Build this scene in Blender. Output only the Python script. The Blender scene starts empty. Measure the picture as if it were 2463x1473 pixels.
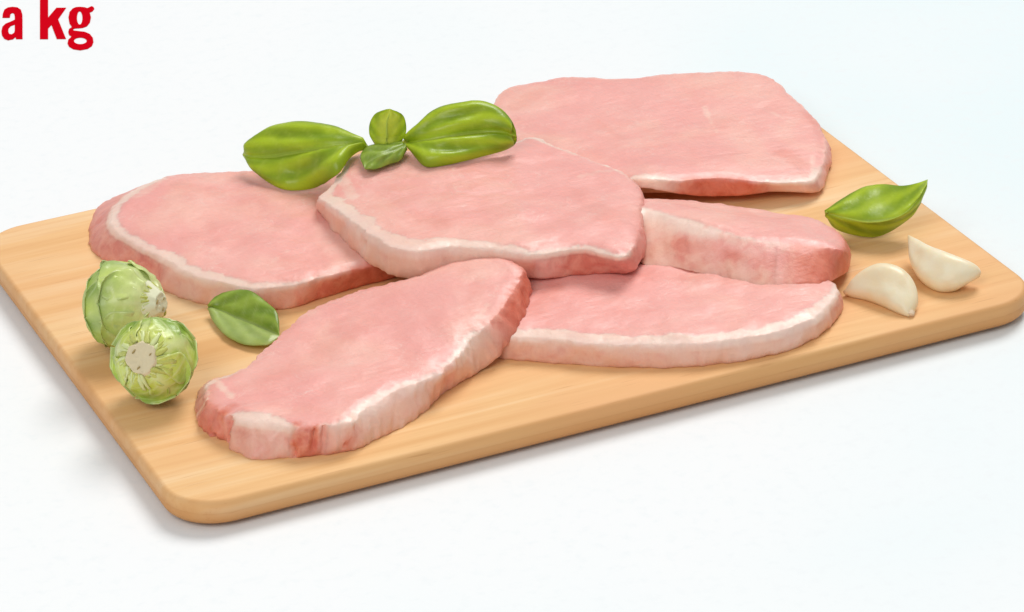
import bpy, math, random
import numpy as np
from mathutils import Vector, Matrix, noise, geometry

S = bpy.context.scene
C = S.collection
random.seed(7)

# ------------------------------------------------------------------ camera
W, H, FPX = 2463.0, 1473.0, 3.6193809 * 2463.0
R = np.array([[0.9148325918654846, 0.21965273661634052, -0.338871663255623],
              [-0.4009088470265112, 0.3931868916044009, -0.8274516086432744],
              [-0.04851211432779673, 0.8928363475841593, 0.44776090851706246]])
# camera matrix maps camera axes (x right, y up, z back) to world: world = R @ cam
CAM = np.array([-0.32614132, -1.12107231, 0.65721861])
cd = bpy.data.cameras.new('camera')
cam = bpy.data.objects.new('camera', cd)
C.objects.link(cam)
m4 = Matrix([[*R[0], CAM[0]], [*R[1], CAM[1]], [*R[2], CAM[2]], [0, 0, 0, 1]])
cam.matrix_world = m4
cd.sensor_fit = 'HORIZONTAL'
cd.sensor_width = 36
cd.lens = 36 * 3.6193809
cd.clip_start = 0.05
cd.clip_end = 50
S.camera = cam

# ------------------------------------------------------------------ light
wd = bpy.data.worlds.new('World')
S.world = wd
wd.use_nodes = True
bg = wd.node_tree.nodes['Background']
bg.inputs[0].default_value = (0.925, 0.968, 1.0, 1)
bg.inputs[1].default_value = 0.40


def area(name, loc, target, size, watts, col):
    ld = bpy.data.lights.new(name, 'AREA')
    ld.shape = 'DISK'
    ld.size = size
    ld.energy = watts
    ld.color = col
    o = bpy.data.objects.new(name, ld)
    C.objects.link(o)
    o.location = loc
    o.rotation_euler = (Vector(target) - Vector(loc)).to_track_quat('-Z', 'Y').to_euler()
    return o


MID = (0.18, 0.13, 0.0)
area('softbox_key', (3.7, 3.5, 6.1), MID, 3.8, 425, (1.0, 0.975, 0.94))
area('softbox_fill', (-1.6, -1.5, 2.3), MID, 1.8, 37, (1.0, 0.965, 0.92))

S.view_settings.view_transform = 'Standard'
S.view_settings.look = 'None'
S.view_settings.exposure = 0.03
S.view_settings.gamma = 1.0
S.view_settings.use_curve_mapping = False
S.render.engine = 'CYCLES'
S.cycles.max_bounces = 8
S.cycles.diffuse_bounces = 5


# ------------------------------------------------------------------ helpers
def at(px, py, z=0.0):
    """world point at height z (metres) seen at this place of the photograph"""
    d = R @ np.array([(px - W / 2) / FPX, -(py - H / 2) / FPX, -1.0])
    return CAM + d * ((z - CAM[2]) / d[2])


def nz(p, s, off=0.0):
    return noise.noise(Vector((p[0] * s + off, p[1] * s + off * 1.7, p[2] * s - off)))


def fbm(p, s, off=0.0, o=3):
    return sum(nz(p, s * 2 ** k, off + 9.1 * k) / 2 ** k for k in range(o))


def catmull(P, n, closed=True):
    P = np.asarray(P, float)
    m = len(P)
    out = []
    # even spacing by chord length over the first three columns
    if closed:
        seg = [np.linalg.norm(P[(i + 1) % m][:3] - P[i][:3]) + 1e-9 for i in range(m)]
    else:
        seg = [np.linalg.norm(P[i + 1][:3] - P[i][:3]) + 1e-9 for i in range(m - 1)]
    cum = np.concatenate([[0], np.cumsum(seg)])
    for k in range(n):
        t = cum[-1] * (k / n if closed else k / (n - 1))
        i = min(int(np.searchsorted(cum, t, side='right') - 1), len(seg) - 1)
        u = (t - cum[i]) / seg[i]
        if closed:
            a, b, c, d = P[(i - 1) % m], P[i], P[(i + 1) % m], P[(i + 2) % m]
        else:
            a, b, c, d = P[max(i - 1, 0)], P[i], P[i + 1], P[min(i + 2, m - 1)]
        out.append(0.5 * ((2 * b) + (c - a) * u + (2 * a - 5 * b + 4 * c - d) * u * u
                          + (3 * b - a - 3 * c + d) * u ** 3))
    return np.array(out)


def sm(x, a, b):
    t = min(1, max(0, (x - a) / (b - a)))
    return t * t * (3 - 2 * t)


def mesh_obj(name, verts, faces, mat, parent=None, cols=None, smooth=True, normals=None):
    me = bpy.data.meshes.new(name)
    me.from_pydata([tuple(v) for v in verts], [], [tuple(f) for f in faces])
    me.materials.append(mat)
    if cols is not None:
        a = me.color_attributes.new('tone', 'FLOAT_COLOR', 'POINT')
        a.data.foreach_set('color', np.asarray(cols, np.float32).reshape(-1))
    me.validate()
    if smooth:
        me.polygons.foreach_set('use_smooth', [True] * len(me.polygons))
    if normals is not None:
        me.normals_split_custom_set_from_vertices([tuple(v) for v in normals])
    me.update()
    o = bpy.data.objects.new(name, me)
    C.objects.link(o)
    if parent:
        o.parent = parent
        o.matrix_parent_inverse = Matrix.Identity(4)
        o.location = -Vector(parent.location)
    return o


def thing(name, label, cat, loc, group=None):
    o = bpy.data.objects.new(name, None)
    C.objects.link(o)
    o.location = tuple(loc)
    o.empty_display_size = 0.01
    o['label'] = label
    o['category'] = cat
    if group:
        o['group'] = group
    return o


# ------------------------------------------------------------------ materials
class NT:
    def __init__(s, name):
        s.m = bpy.data.materials.new(name)
        s.m.use_nodes = True
        s.t = s.m.node_tree
        s.b = s.t.nodes['Principled BSDF']

    def n(s, kind, **kw):
        n = s.t.nodes.new(kind)
        for k, v in kw.items():
            if k in n.inputs.keys():
                n.inputs[k].default_value = v
            else:
                setattr(n, k, v)
        return n

    def l(s, a, b):
        s.t.links.new(a, b)

    def ramp(s, src, stops):
        r = s.n('ShaderNodeValToRGB')
        e = r.color_ramp.elements
        while len(e) < len(stops):
            e.new(0.5)
        for i, (p, c) in enumerate(stops):
            e[i].position = p
            e[i].color = (*c, 1) if len(c) == 3 else c
        s.l(src, r.inputs[0])
        return r.outputs[0]

    def coord(s, scale=(1, 1, 1), rot=(0, 0, 0)):
        tc = s.n('ShaderNodeTexCoord')
        mp = s.n('ShaderNodeMapping')
        mp.inputs['Scale'].default_value = scale
        mp.inputs['Rotation'].default_value = rot
        s.l(tc.outputs['Object'], mp.inputs[0])
        return mp.outputs[0]

    def noise(s, vec, scale, detail=4, rough=0.55, dist=0.0):
        n = s.n('ShaderNodeTexNoise')
        n.inputs['Scale'].default_value = scale
        n.inputs['Detail'].default_value = detail
        n.inputs['Roughness'].default_value = rough
        n.inputs['Distortion'].default_value = dist
        s.l(vec, n.inputs['Vector'])
        return n.outputs[0]

    def mix(s, f, a, b, mode='MIX'):
        x = s.n('ShaderNodeMix', data_type='RGBA', blend_type=mode)
        for k, v in ((0, f), (6, a), (7, b)):
            if isinstance(v, (tuple, list)):
                x.inputs[k].default_value = (*v, 1)
            elif isinstance(v, (int, float)):
                x.inputs[k].default_value = v
            else:
                s.l(v, x.inputs[k])
        return x.outputs[2]

    def math(s, op, a, b=0.0):
        x = s.n('ShaderNodeMath', operation=op)
        for k, v in ((0, a), (1, b)):
            if isinstance(v, (int, float)):
                x.inputs[k].default_value = v
            else:
                s.l(v, x.inputs[k])
        return x.outputs[0]

    def bump(s, h, dist, strength=1.0, prev=None):
        b = s.n('ShaderNodeBump')
        b.inputs['Distance'].default_value = dist
        b.inputs['Strength'].default_value = strength
        s.l(h, b.inputs['Height'])
        if prev is not None:
            s.l(prev, b.inputs['Normal'])
        return b.outputs[0]

    def tone(s):
        a = s.n('ShaderNodeAttribute', attribute_name='tone')
        sp = s.n('ShaderNodeSeparateColor')
        s.l(a.outputs['Color'], sp.inputs[0])
        return sp.outputs[0], sp.outputs[1], sp.outputs[2]


def meat_material(rot):
    t = NT('raw_pork')
    fat, red, lip_white = t.tone()
    v = t.coord((1, 1, 1))
    vf = t.coord((70, 420, 200), (0, 0, rot))      # muscle fibres
    big = t.noise(v, 45, 3, 0.5, 0.6)
    mid = t.noise(v, 170, 4, 0.6, 0.4)
    fib = t.noise(vf, 1.0, 4, 0.6, 0.5)
    lean = t.ramp(big, [(0.30, (0.82, 0.355, 0.30)), (0.5, (0.85, 0.405, 0.345)), (0.70, (0.87, 0.465, 0.395))])
    lean = t.mix(t.math('MULTIPLY', t.ramp(mid, [(0.5, (0, 0, 0)), (0.85, (1, 1, 1))]), 0.25), lean, (0.78, 0.34, 0.31))
    lean = t.mix(t.math('MULTIPLY', t.ramp(fib, [(0.52, (0, 0, 0)), (0.85, (1, 1, 1))]), 0.32), lean, (0.86, 0.60, 0.54))
    lean = t.mix(t.math('MULTIPLY', t.ramp(fib, [(0.2, (1, 1, 1)), (0.44, (0, 0, 0))]), 0.30), lean, (0.72, 0.29, 0.27))
    deep = t.ramp(mid, [(0.35, (0.60, 0.125, 0.07)), (0.65, (0.74, 0.22, 0.14))])
    hue = t.noise(v, 24, 2, 0.5, 0.8)
    lean = t.mix(t.ramp(hue, [(0.38, (0.55,) * 3), (0.55, (0, 0, 0))]), lean, (0.83, 0.355, 0.325))
    lean = t.mix(t.ramp(hue, [(0.52, (0, 0, 0)), (0.68, (0.5,) * 3)]), lean, (0.87, 0.50, 0.40))
    ms = t.noise(v, 110, 5, 0.6, 1.2)
    line = t.ramp(ms, [(0.485, (0, 0, 0)), (0.5, (1, 1, 1)), (0.515, (0, 0, 0))])
    patch = t.ramp(t.noise(v, 60, 2), [(0.5, (0, 0, 0)), (0.62, (1, 1, 1))])
    lean = t.mix(t.math('MULTIPLY', t.math('MULTIPLY', line, patch), 0.45), lean, (0.86, 0.64, 0.56))
    grain = t.noise(t.coord((1, 1, 1)), 620, 3, 0.6)
    lean = t.mix(t.math('MULTIPLY', t.ramp(grain, [(0.3, (1, 1, 1)), (0.5, (0, 0, 0))]), 0.16), lean, (0.76, 0.31, 0.27))
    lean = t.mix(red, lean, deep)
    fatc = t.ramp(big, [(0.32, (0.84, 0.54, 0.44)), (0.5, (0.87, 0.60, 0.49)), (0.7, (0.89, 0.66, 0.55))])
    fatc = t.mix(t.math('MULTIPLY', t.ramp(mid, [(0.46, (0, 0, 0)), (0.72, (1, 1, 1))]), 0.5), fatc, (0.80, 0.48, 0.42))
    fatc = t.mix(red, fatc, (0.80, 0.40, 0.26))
    # ragged border between fat and lean
    jag = t.math('ADD', fat, t.math('MULTIPLY', t.math('SUBTRACT', mid, 0.5), 0.9))
    f = t.ramp(jag, [(0.20, (0, 0, 0)), (0.78, (1, 1, 1))])
    col = t.mix(f, lean, fatc)
    col = t.mix(t.math('MULTIPLY', lip_white, 0.8), col, (0.90, 0.80, 0.74))  # whitens the fat along the top edge
    t.l(col, t.b.inputs['Base Color'])
    t.b.inputs['Roughness'].default_value = 0.42
    t.l(t.ramp(mid, [(0.3, (0.34,) * 3), (0.7, (0.55,) * 3)]), t.b.inputs['Roughness'])
    t.b.inputs['Specular IOR Level'].default_value = 0.42
    t.b.inputs['Coat Weight'].default_value = 0.12
    t.b.inputs['Coat Roughness'].default_value = 0.22
    t.b.subsurface_method = 'BURLEY'
    t.b.inputs['Subsurface Weight'].default_value = 0.35
    t.b.inputs['Subsurface Radius'].default_value = (0.0030, 0.0012, 0.0009)
    t.b.inputs['Subsurface Scale'].default_value = 1.0
    b = t.bump(fib, 0.0005, 0.45)
    b = t.bump(t.noise(v, 420, 3, 0.6), 0.0004, 0.35, b)
    b = t.bump(mid, 0.0007, 0.4, b)
    t.l(b, t.b.inputs['Normal'])
    return t.m


def leaf_material(name, dark, light, pale, trans=0.38):
    t = NT(name)
    pl, shade, yel = t.tone()
    v = t.coord()
    n1 = t.noise(v, 55, 3, 0.5, 0.5)
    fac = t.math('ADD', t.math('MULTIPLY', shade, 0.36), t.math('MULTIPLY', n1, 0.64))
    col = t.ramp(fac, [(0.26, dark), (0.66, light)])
    col = t.mix(yel, col, (0.80, 0.86, 0.10))
    col = t.mix(pl, col, pale)
    n2 = t.noise(v, 900, 2)
    col = t.mix(t.math('MULTIPLY', n2, 0.25), col, dark)
    t.l(col, t.b.inputs['Base Color'])
    t.b.inputs['Roughness'].default_value = 0.33
    t.b.inputs['Specular IOR Level'].default_value = 0.55
    t.b.inputs['Subsurface Weight'].default_value = 0.0
    t.l(t.bump(t.noise(v, 500, 3), 0.0003, 0.4), t.b.inputs['Normal'])
    # thin leaf lets light through
    tr = t.n('ShaderNodeBsdfTranslucent')
    t.l(col, tr.inputs[0])
    mx = t.n('ShaderNodeMixShader')
    mx.inputs[0].default_value = trans
    out = t.t.nodes['Material Output']
    t.l(t.b.outputs[0], mx.inputs[1])
    t.l(tr.outputs[0], mx.inputs[2])
    t.l(mx.outputs[0], out.inputs[0])
    return t.m


def wood_material():
    t = NT('pale_beech_wood')
    v = t.coord((2.6, 48, 48))
    v2 = t.coord((9, 260, 260))
    v3 = t.coord((1, 1.6, 1))
    g = t.noise(v, 1.0, 5, 0.55, 0.8)
    f = t.noise(v2, 1.0, 4, 0.6, 0.2)
    big = t.noise(v3, 9, 3, 0.5, 0.5)
    col = t.ramp(g, [(0.30, (0.72, 0.385, 0.145)), (0.5, (0.83, 0.51, 0.235)), (0.67, (0.89, 0.64, 0.37))])
    col = t.mix(t.math('MULTIPLY', t.ramp(f, [(0.5, (0, 0, 0)), (0.75, (1, 1, 1))]), 0.45), col, (0.70, 0.35, 0.14))
    col = t.mix(t.ramp(big, [(0.42, (0, 0, 0)), (0.66, (0.75, 0.75, 0.75))]), col, (0.81, 0.44, 0.20))
    pore = t.ramp(t.noise(t.coord((35, 900, 900)), 1.0, 2, 0.5), [(0.66, (0, 0, 0)), (0.72, (1, 1, 1))])
    col = t.mix(t.math('MULTIPLY', pore, 0.35), col, (0.52, 0.24, 0.09))
    # edge wood browner downwards, band darker in the groove and bottom rounding
    edge, band, _ = t.tone()
    col = t.mix(t.math('MULTIPLY', edge, 0.75), col, (0.60, 0.27, 0.085))
    col = t.mix(t.math('MULTIPLY', band, 0.6), col, (0.40, 0.17, 0.06))
    t.l(col, t.b.inputs['Base Color'])
    t.b.inputs['Roughness'].default_value = 0.6
    t.b.inputs['Specular IOR Level'].default_value = 0.25
    b = t.bump(f, 0.0003, 0.35)
    b = t.bump(g, 0.0004, 0.3, b)
    t.l(b, t.b.inputs['Normal'])
    return t.m


def paper_material():
    t = NT('white_paper')
    v = t.coord()
    n = t.noise(v, 3.2, 3, 0.5, 0.4)
    s = t.noise(v, 170, 4, 0.65)
    # pale cyan print tint, stronger to the right of the board
    sep = t.n('ShaderNodeSeparateXYZ')
    t.l(v, sep.inputs[0])
    g = t.math('ADD', t.math('MULTIPLY', sep.outputs[0], 1.4), t.math('MULTIPLY', t.math('SUBTRACT', n, 0.5), 1.3))
    tint = t.ramp(g, [(0.20, (0.855, 0.872, 0.885)), (0.66, (0.775, 0.863, 0.885))])
    col = t.mix(t.math('MULTIPLY', t.ramp(s, [(0.52, (0, 0, 0)), (0.70, (1, 1, 1))]), 0.55), tint, (0.80, 0.835, 0.855))
    t.l(col, t.b.inputs['Base Color'])
    t.b.inputs['Roughness'].default_value = 0.9
    t.b.inputs['Specular IOR Level'].default_value = 0.1
    return t.m


def plain(name, col, rough=0.5, spec=0.3):
    t = NT(name)
    n = t.noise(t.coord(), 300, 3)
    c = t.mix(t.math('MULTIPLY', n, 0.25), col, tuple(x * 0.85 for x in col))
    t.l(c, t.b.inputs['Base Color'])
    t.b.inputs['Roughness'].default_value = rough
    t.b.inputs['Specular IOR Level'].default_value = spec
    return t.m


def garlic_material():
    t = NT('peeled_garlic')
    e, d, _ = t.tone()
    v = t.coord((1, 1, 1))
    n = t.noise(v, 90, 3, 0.5, 0.5)
    col = t.ramp(n, [(0.3, (0.86, 0.71, 0.46)), (0.7, (0.89, 0.80, 0.60))])
    col = t.mix(e, col, (0.80, 0.55, 0.27))
    t.l(col, t.b.inputs['Base Color'])
    t.b.inputs['Roughness'].default_value = 0.38
    t.b.inputs['Subsurface Weight'].default_value = 0.3
    t.b.inputs['Subsurface Radius'].default_value = (0.003, 0.0022, 0.0014)
    t.b.inputs['Subsurface Scale'].default_value = 1.0
    t.l(t.bump(t.noise(v, 260, 3), 0.0004, 0.4), t.b.inputs['Normal'])
    return t.m


M_WOOD = wood_material()
M_PAPER = paper_material()
M_BASIL = leaf_material('basil_leaf', (0.27, 0.43, 0.006), (0.60, 0.76, 0.03), (0.70, 0.82, 0.14))
M_BASIL_LIGHT = leaf_material('light_basil_leaf', (0.22, 0.36, 0.02), (0.46, 0.62, 0.09), (0.68, 0.78, 0.32))
M_BASIL_YOUNG = leaf_material('young_basil_leaf', (0.26, 0.40, 0.03), (0.48, 0.58, 0.06), (0.78, 0.80, 0.12), 0.6)
M_SPROUT = leaf_material('sprout_leaf', (0.17, 0.34, 0.015), (0.64, 0.79, 0.12), (0.92, 0.95, 0.52), 0.12)
M_FRILL = leaf_material('trimmed_sprout_leaf', (0.58, 0.66, 0.06), (0.76, 0.80, 0.14), (0.82, 0.84, 0.30))
M_CORE = plain('sprout_core', (0.52, 0.60, 0.20))
M_CUT = plain('cut_stem', (0.74, 0.64, 0.42), 0.75)
M_PALE = plain('pale_sprout_stem', (0.80, 0.80, 0.56), 0.6)
M_HOLE = plain('stem_pore', (0.40, 0.30, 0.12), 0.8)
M_GARLIC = garlic_material()
M_SCAR = plain('garlic_root', (0.80, 0.62, 0.44), 0.7)
M_INK = plain('red_ink', (0.60, 0.002, 0.010), 1.0, 0.0)

# ------------------------------------------------------------------ setting
TABLE = -0.0118
rv = np.array([0.92540, -0.37899, 0.0])           # horizontal direction to the right
hv = np.array([0.37899, 0.92540, 0.0])            # horizontal direction away from the camera
vs = [tuple(hv * a + rv * b + np.array([0, 0, TABLE])) for a, b in ((-4, -6), (-4, 6), (9, 6), (9, -6))]
bd = mesh_obj('table_surface', vs, [(0, 1, 2, 3)], M_PAPER)
bd['kind'] = 'structure'

# ------------------------------------------------------------------ red lettering printed on the paper
LET = {
    'a': ([(62, 450), (70, 350), (110, 250), (195, 198), (310, 182), (430, 196), (515, 255), (550, 370), (555, 500),
           (555, 975), (400, 975), (383, 925), (320, 980), (200, 1003), (105, 965), (50, 880), (36, 780), (62, 670),
           (140, 595), (250, 552), (365, 500), (365, 400), (345, 345), (300, 332), (258, 360), (243, 450)],
          [[(365, 620), (270, 652), (212, 715), (203, 790), (228, 848), (285, 862), (345, 825), (365, 770)]]),
    'k': ([(985, -70), (1185, -70), (1185, 445), (1390, 205), (1630, 205), (1430, 490), (1625, 972), (1400, 972),
           (1268, 625), (1185, 715), (1185, 975), (985, 975)], []),
    'g': ([(1960, 182), (2080, 192), (2150, 215), (2255, 165), (2300, 185), (2322, 232), (2275, 295), (2210, 322),
           (2238, 440), (2212, 570), (2140, 660), (2040, 698), (1940, 708), (1850, 712), (1795, 735), (1815, 765),
           (1920, 778), (2090, 798), (2210, 850), (2285, 945), (2300, 1050), (2262, 1148), (2160, 1215),
           (1980, 1250), (1810, 1225), (1700, 1160), (1662, 1080), (1682, 990), (1762, 915), (1700, 868),
           (1680, 800), (1700, 728), (1772, 678), (1712, 590), (1686, 440), (1712, 310), (1790, 222), (1870, 190)],
          [[(1962 + 68 * math.cos(a), 455 + 165 * math.sin(a)) for a in [k * math.pi / 12 for k in range(24)]],
           [(1978 + 158 * math.cos(a), 1020 + 82 * math.sin(a)) for a in [k * math.pi / 12 for k in range(24)]]]),
}
tloc = at(30, 95, TABLE)
txt = thing('printed_lettering', 'bold red printed letters reading "a kg" flat on the white table surface', 'lettering', tloc)
for ch, (outer, holes) in LET.items():
    cu = bpy.data.curves.new('letter', 'CURVE')
    cu.dimensions = '2D'
    cu.fill_mode = 'BOTH'
    cu.extrude = 0.00008
    for ring in [outer] + holes:
        pts = [at(x / 10.2292, y / 10.2292, TABLE) - tloc for x, y in ring]
        sp = cu.splines.new('POLY')
        sp.points.add(len(pts) - 1)
        for k, p in enumerate(pts):
            sp.points[k].co = (p @ rv, p @ hv, 0, 1)
        sp.use_cyclic_u = True
    tmp = bpy.data.objects.new('tmp', cu)
    me = bpy.data.meshes.new_from_object(tmp)
    bpy.data.objects.remove(tmp)
    bpy.data.curves.remove(cu)
    me.materials.clear()
    me.materials.append(M_INK)
    # lay the flat letter on the paper
    mm = Matrix(((rv[0], hv[0], 0, 0), (rv[1], hv[1], 0, 0), (0, 0, 1, 0.0002), (0, 0, 0, 1)))
    me.transform(mm)
    me.name = 'letter'
    o = bpy.data.objects.new('letter', me)
    C.objects.link(o)
    o.parent = txt
    o['label'] = 'red letter %s' % ch

# ------------------------------------------------------------------ cutting board
BL, BW, BT = 0.36, 0.2660, 0.0100
RC = 0.021


def rrect(inset, n=14):
    pts = []
    r = max(RC - inset, 0.001)
    for cx, cy, a0 in ((BL - RC, BW - RC, 0), (RC, BW - RC, 90), (RC, RC, 180), (BL - RC, RC, 270)):
        for k in range(n):
            a = math.radians(a0 + 90 * k / (n - 1))
            pts.append((cx + r * math.cos(a), cy + r * math.sin(a)))
    return pts


vs, fs, cs = [], [], []
# inset, height, edge tone, band tone  (a rounded lip, a shallow groove, a rounded bottom)
pr = [(0.0024, 0.0, 0, 0), (0.0018, -0.0001, 0.1, .15), (0.0011, -0.0004, .3, .15), (0.0005, -0.0011, .35, .0),
      (0.0001, -0.0028, .45, 0), (0.0, -0.0046, .6, .05), (0.0001, -0.0050, .8, .2), (0.0, -0.0054, 0.8, .15), (0.0, -0.0072, 1, 0),
      (0.0005, -0.0086, 1, .1), (0.0014, -0.0096, 1, .3), (0.0028, -0.0100, 1, .5)]
for ins, z, e, b in pr:
    for x, y in rrect(ins):
        vs.append((x, y, z))
        cs.append((e, b, 0, 1))
N = len(rrect(0))
for i in range(len(pr) - 1):
    for k in range(N):
        k2 = (k + 1) % N
        fs.append((i * N + k, (i + 1) * N + k, (i + 1) * N + k2, i * N + k2))
fs.append(tuple(range(N)))
fs.append(tuple(range((len(pr) - 1) * N, len(pr) * N))[::-1])
board = mesh_obj('cutting_board', vs, fs, M_WOOD, None, cs)
board['label'] = 'pale wooden cutting board with rounded corners under the meat'
board['category'] = 'cutting board'
# four unseen feet, added to raise the board and widen its shadow
foot_v, foot_f = [], []
for k in range(16):
    a = 2 * math.pi * k / 16
    foot_v += [(0.007 * math.cos(a), 0.007 * math.sin(a), 0), (0.007 * math.cos(a), 0.007 * math.sin(a), -0.0018)]
for k in range(16):
    k2 = (k + 1) % 16
    foot_f.append((2 * k, 2 * k + 1, 2 * k2 + 1, 2 * k2))
foot_f.append(tuple(range(1, 32, 2))[::-1])
first = None
for x, y in ((0.03, 0.03), (BL - .03, 0.03), (0.03, BW - .03), (BL - .03, BW - .03)):
    if first is None:
        first = mesh_obj('foot', foot_v, foot_f, M_CUT, board, None, False)
        f = first
    else:
        f = first.copy()
        C.objects.link(f)
        f.parent = board
    f.location = (x, y, -0.0100)


# ------------------------------------------------------------------ pork slices
def pork_slice(name, label, ctrl, rot=0.0, marks=(), seed=0.0, dome=0.0008, undul=0.0011, wr=0.0006, N=260, step=0.0017):
    """ctrl: (px, py, z_top mm, bottom px, bottom py, z_bottom mm, rim mm, side fat, side red)
       bottom px None = straight below the top edge."""
    rows = []
    for c in ctrl:
        px, py, zt, bx, by, zb, rim, sf, sr = c
        T = at(px, py, zt / 1000)
        if bx is None:
            B = np.array([T[0], T[1], zb / 1000])
        else:
            B = at(bx, by, zb / 1000)
        rows.append([*T, *B, rim * 0.82 / 1000, sf, sr])
    ring = catmull(rows, N)
    T, B, rim, sf, sr = ring[:, 0:3], ring[:, 3:6], np.clip(ring[:, 6], 0, 1), np.clip(ring[:, 7], 0, 1), np.clip(ring[:, 8], 0, 1)
    # outward normals in plan
    tan = np.roll(T, -1, 0) - np.roll(T, 1, 0)
    area2 = np.sum(T[:, 0] * np.roll(T[:, 1], -1) - np.roll(T[:, 0], -1) * T[:, 1])
    sgn = 1 if area2 > 0 else -1
    out = np.stack([tan[:, 1] * sgn, -tan[:, 0] * sgn, np.zeros(N)], 1)
    out /= np.linalg.norm(out, axis=1)[:, None] + 1e-12
    for _ in range(6):
        out = (np.roll(out, 1, 0) + out + np.roll(out, -1, 0)) / 3
    out /= np.linalg.norm(out, axis=1)[:, None] + 1e-12
    verts, cols, split = [], [], []
    # --- side rings, bottom to top, ending in a rounded lip
    prof = [(1.0, -0.55), (0.97, 0.0), (0.85, 0.45), (0.7, 0.6), (0.52, 0.62), (0.36, 0.5), (0.22, 0.32), (0.12, 0.12),
            (0.05, -0.12), (0.012, -0.55)]
    for t, bo in prof:
        for k in range(N):
            p = T[k] * (1 - t) + B[k] * t
            p = p + out[k] * bo * 0.0011
            n_ = fbm(p, 260, seed) * wr + nz(p, 90, seed + 8) * wr * 2.0 + nz(np.array([p[0], p[1], p[2] * 0.25]), 420, seed + 5) * wr * 0.9
            p = p + out[k] * n_
            verts.append(p)
            base = sf[k]
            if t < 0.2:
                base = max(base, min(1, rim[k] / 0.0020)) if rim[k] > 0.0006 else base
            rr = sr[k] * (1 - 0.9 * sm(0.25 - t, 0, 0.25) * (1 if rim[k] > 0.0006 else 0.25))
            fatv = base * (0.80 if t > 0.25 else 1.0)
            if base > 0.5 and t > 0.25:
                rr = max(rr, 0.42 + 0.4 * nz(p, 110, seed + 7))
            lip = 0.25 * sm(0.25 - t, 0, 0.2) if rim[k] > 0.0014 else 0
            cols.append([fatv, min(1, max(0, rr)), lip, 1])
            split.append(base)
    # --- top disc
    inner = np.array(verts[-N:])
    xy = inner[:, :2]
    ins = [Vector((p[0], p[1])) for p in xy]
    x0, y0 = xy.min(0)
    x1, y1 = xy.max(0)
    grid = []
    poly = xy
    ys_, xs_ = np.arange(y0, y1, step * 0.87), np.arange(x0, x1, step)
    rnd = random.Random(int(seed * 10) + 3)
    nxt = np.roll(poly, -1, 0)
    for j, yy in enumerate(ys_):
        for xx in xs_:
            gx = xx + (j % 2) * step * 0.5 + rnd.uniform(-.15, .15) * step
            gy = yy + rnd.uniform(-.15, .15) * step
            cond = (poly[:, 1] > gy) != (nxt[:, 1] > gy)
            if not cond.any():
                continue
            xi = (nxt[cond, 0] - poly[cond, 0]) * (gy - poly[cond, 1]) / (nxt[cond, 1] - poly[cond, 1]) + poly[cond, 0]
            if np.sum(gx < xi) % 2 == 0:
                continue
            dd = np.min(np.hypot(poly[:, 0] - gx, poly[:, 1] - gy))
            if dd < step * 0.55:
                continue
            grid.append((gx, gy, dd))
    co = ins + [Vector((g[0], g[1])) for g in grid]
    res = geometry.delaunay_2d_cdt(co, [(k, (k + 1) % N) for k in range(N)], [], 1, 1e-7)
    rv_, rf_, orig = res[0], res[2], res[3]
    off = (len(prof) - 1) * N
    vmap = {}
    for vi, og in enumerate(orig):
        src = [o for o in og if o < N]
        if src:
            vmap[vi] = off + src[0]
            continue
        gx, gy = rv_[vi]
        d = np.hypot(poly[:, 0] - gx, poly[:, 1] - gy)
        w = 1 / (d ** 3 + 1e-12)
        z = float(np.sum(w * inner[:, 2]) / np.sum(w))
        w2 = 1 / (d ** 4 + 1e-14)
        rm = float(np.sum(w2 * rim) / np.sum(w2))
        srm = float(np.sum(w2 * sr) / np.sum(w2))
        dd = float(d.min())
        p = np.array([gx, gy, 0.0])
        z += 0.0009 * sm(dd, 0, 0.004) + dome * sm(dd, 0.0, 0.016)
        z += undul * sm(dd, 0, 0.006) * (fbm(p, 55, seed + 2, 2))
        z += 0.00018 * nz(p, 380, seed)
        wob = rm * (1 + 0.45 * nz(p, 160, seed + 3) + 0.25 * nz(p, 420, seed + 1))
        fat = 1 - sm(dd, wob - 0.0007, wob + 0.0009) if rm > 0.0005 else 0
        red = 0.45 * srm * (1 - sm(dd, 0, 0.003)) * (1 - fat)
        verts.append(np.array([gx, gy, z]))
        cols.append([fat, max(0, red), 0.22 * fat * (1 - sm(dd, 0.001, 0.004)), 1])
        split.append(fat)
        vmap[vi] = len(verts) - 1
    faces = []
    for i in range(len(prof) - 1):
        for k in range(N):
            k2 = (k + 1) % N
            q = (i * N + k, i * N + k2, (i + 1) * N + k2, (i + 1) * N + k)
            faces.append(q if sgn > 0 else q[::-1])
    for f in rf_:
        g = [vmap[v] for v in f]
        a, b, c = (verts[v] for v in g[:3])
        up = (b[0] - a[0]) * (c[1] - a[1]) - (b[1] - a[1]) * (c[0] - a[0])
        faces.append(tuple(g) if up > 0 else tuple(g[::-1]))
    # bottom
    bot = tuple(range(N))
    faces.append(bot[::-1] if sgn > 0 else bot)
    V = np.array(verts)
    # --- painted-in marks: streaks of fat, sinew, darker muscle, redder seams   (px,py,z, px,py,z, radius mm, channel, amount)
    cols = np.array(cols)
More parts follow.
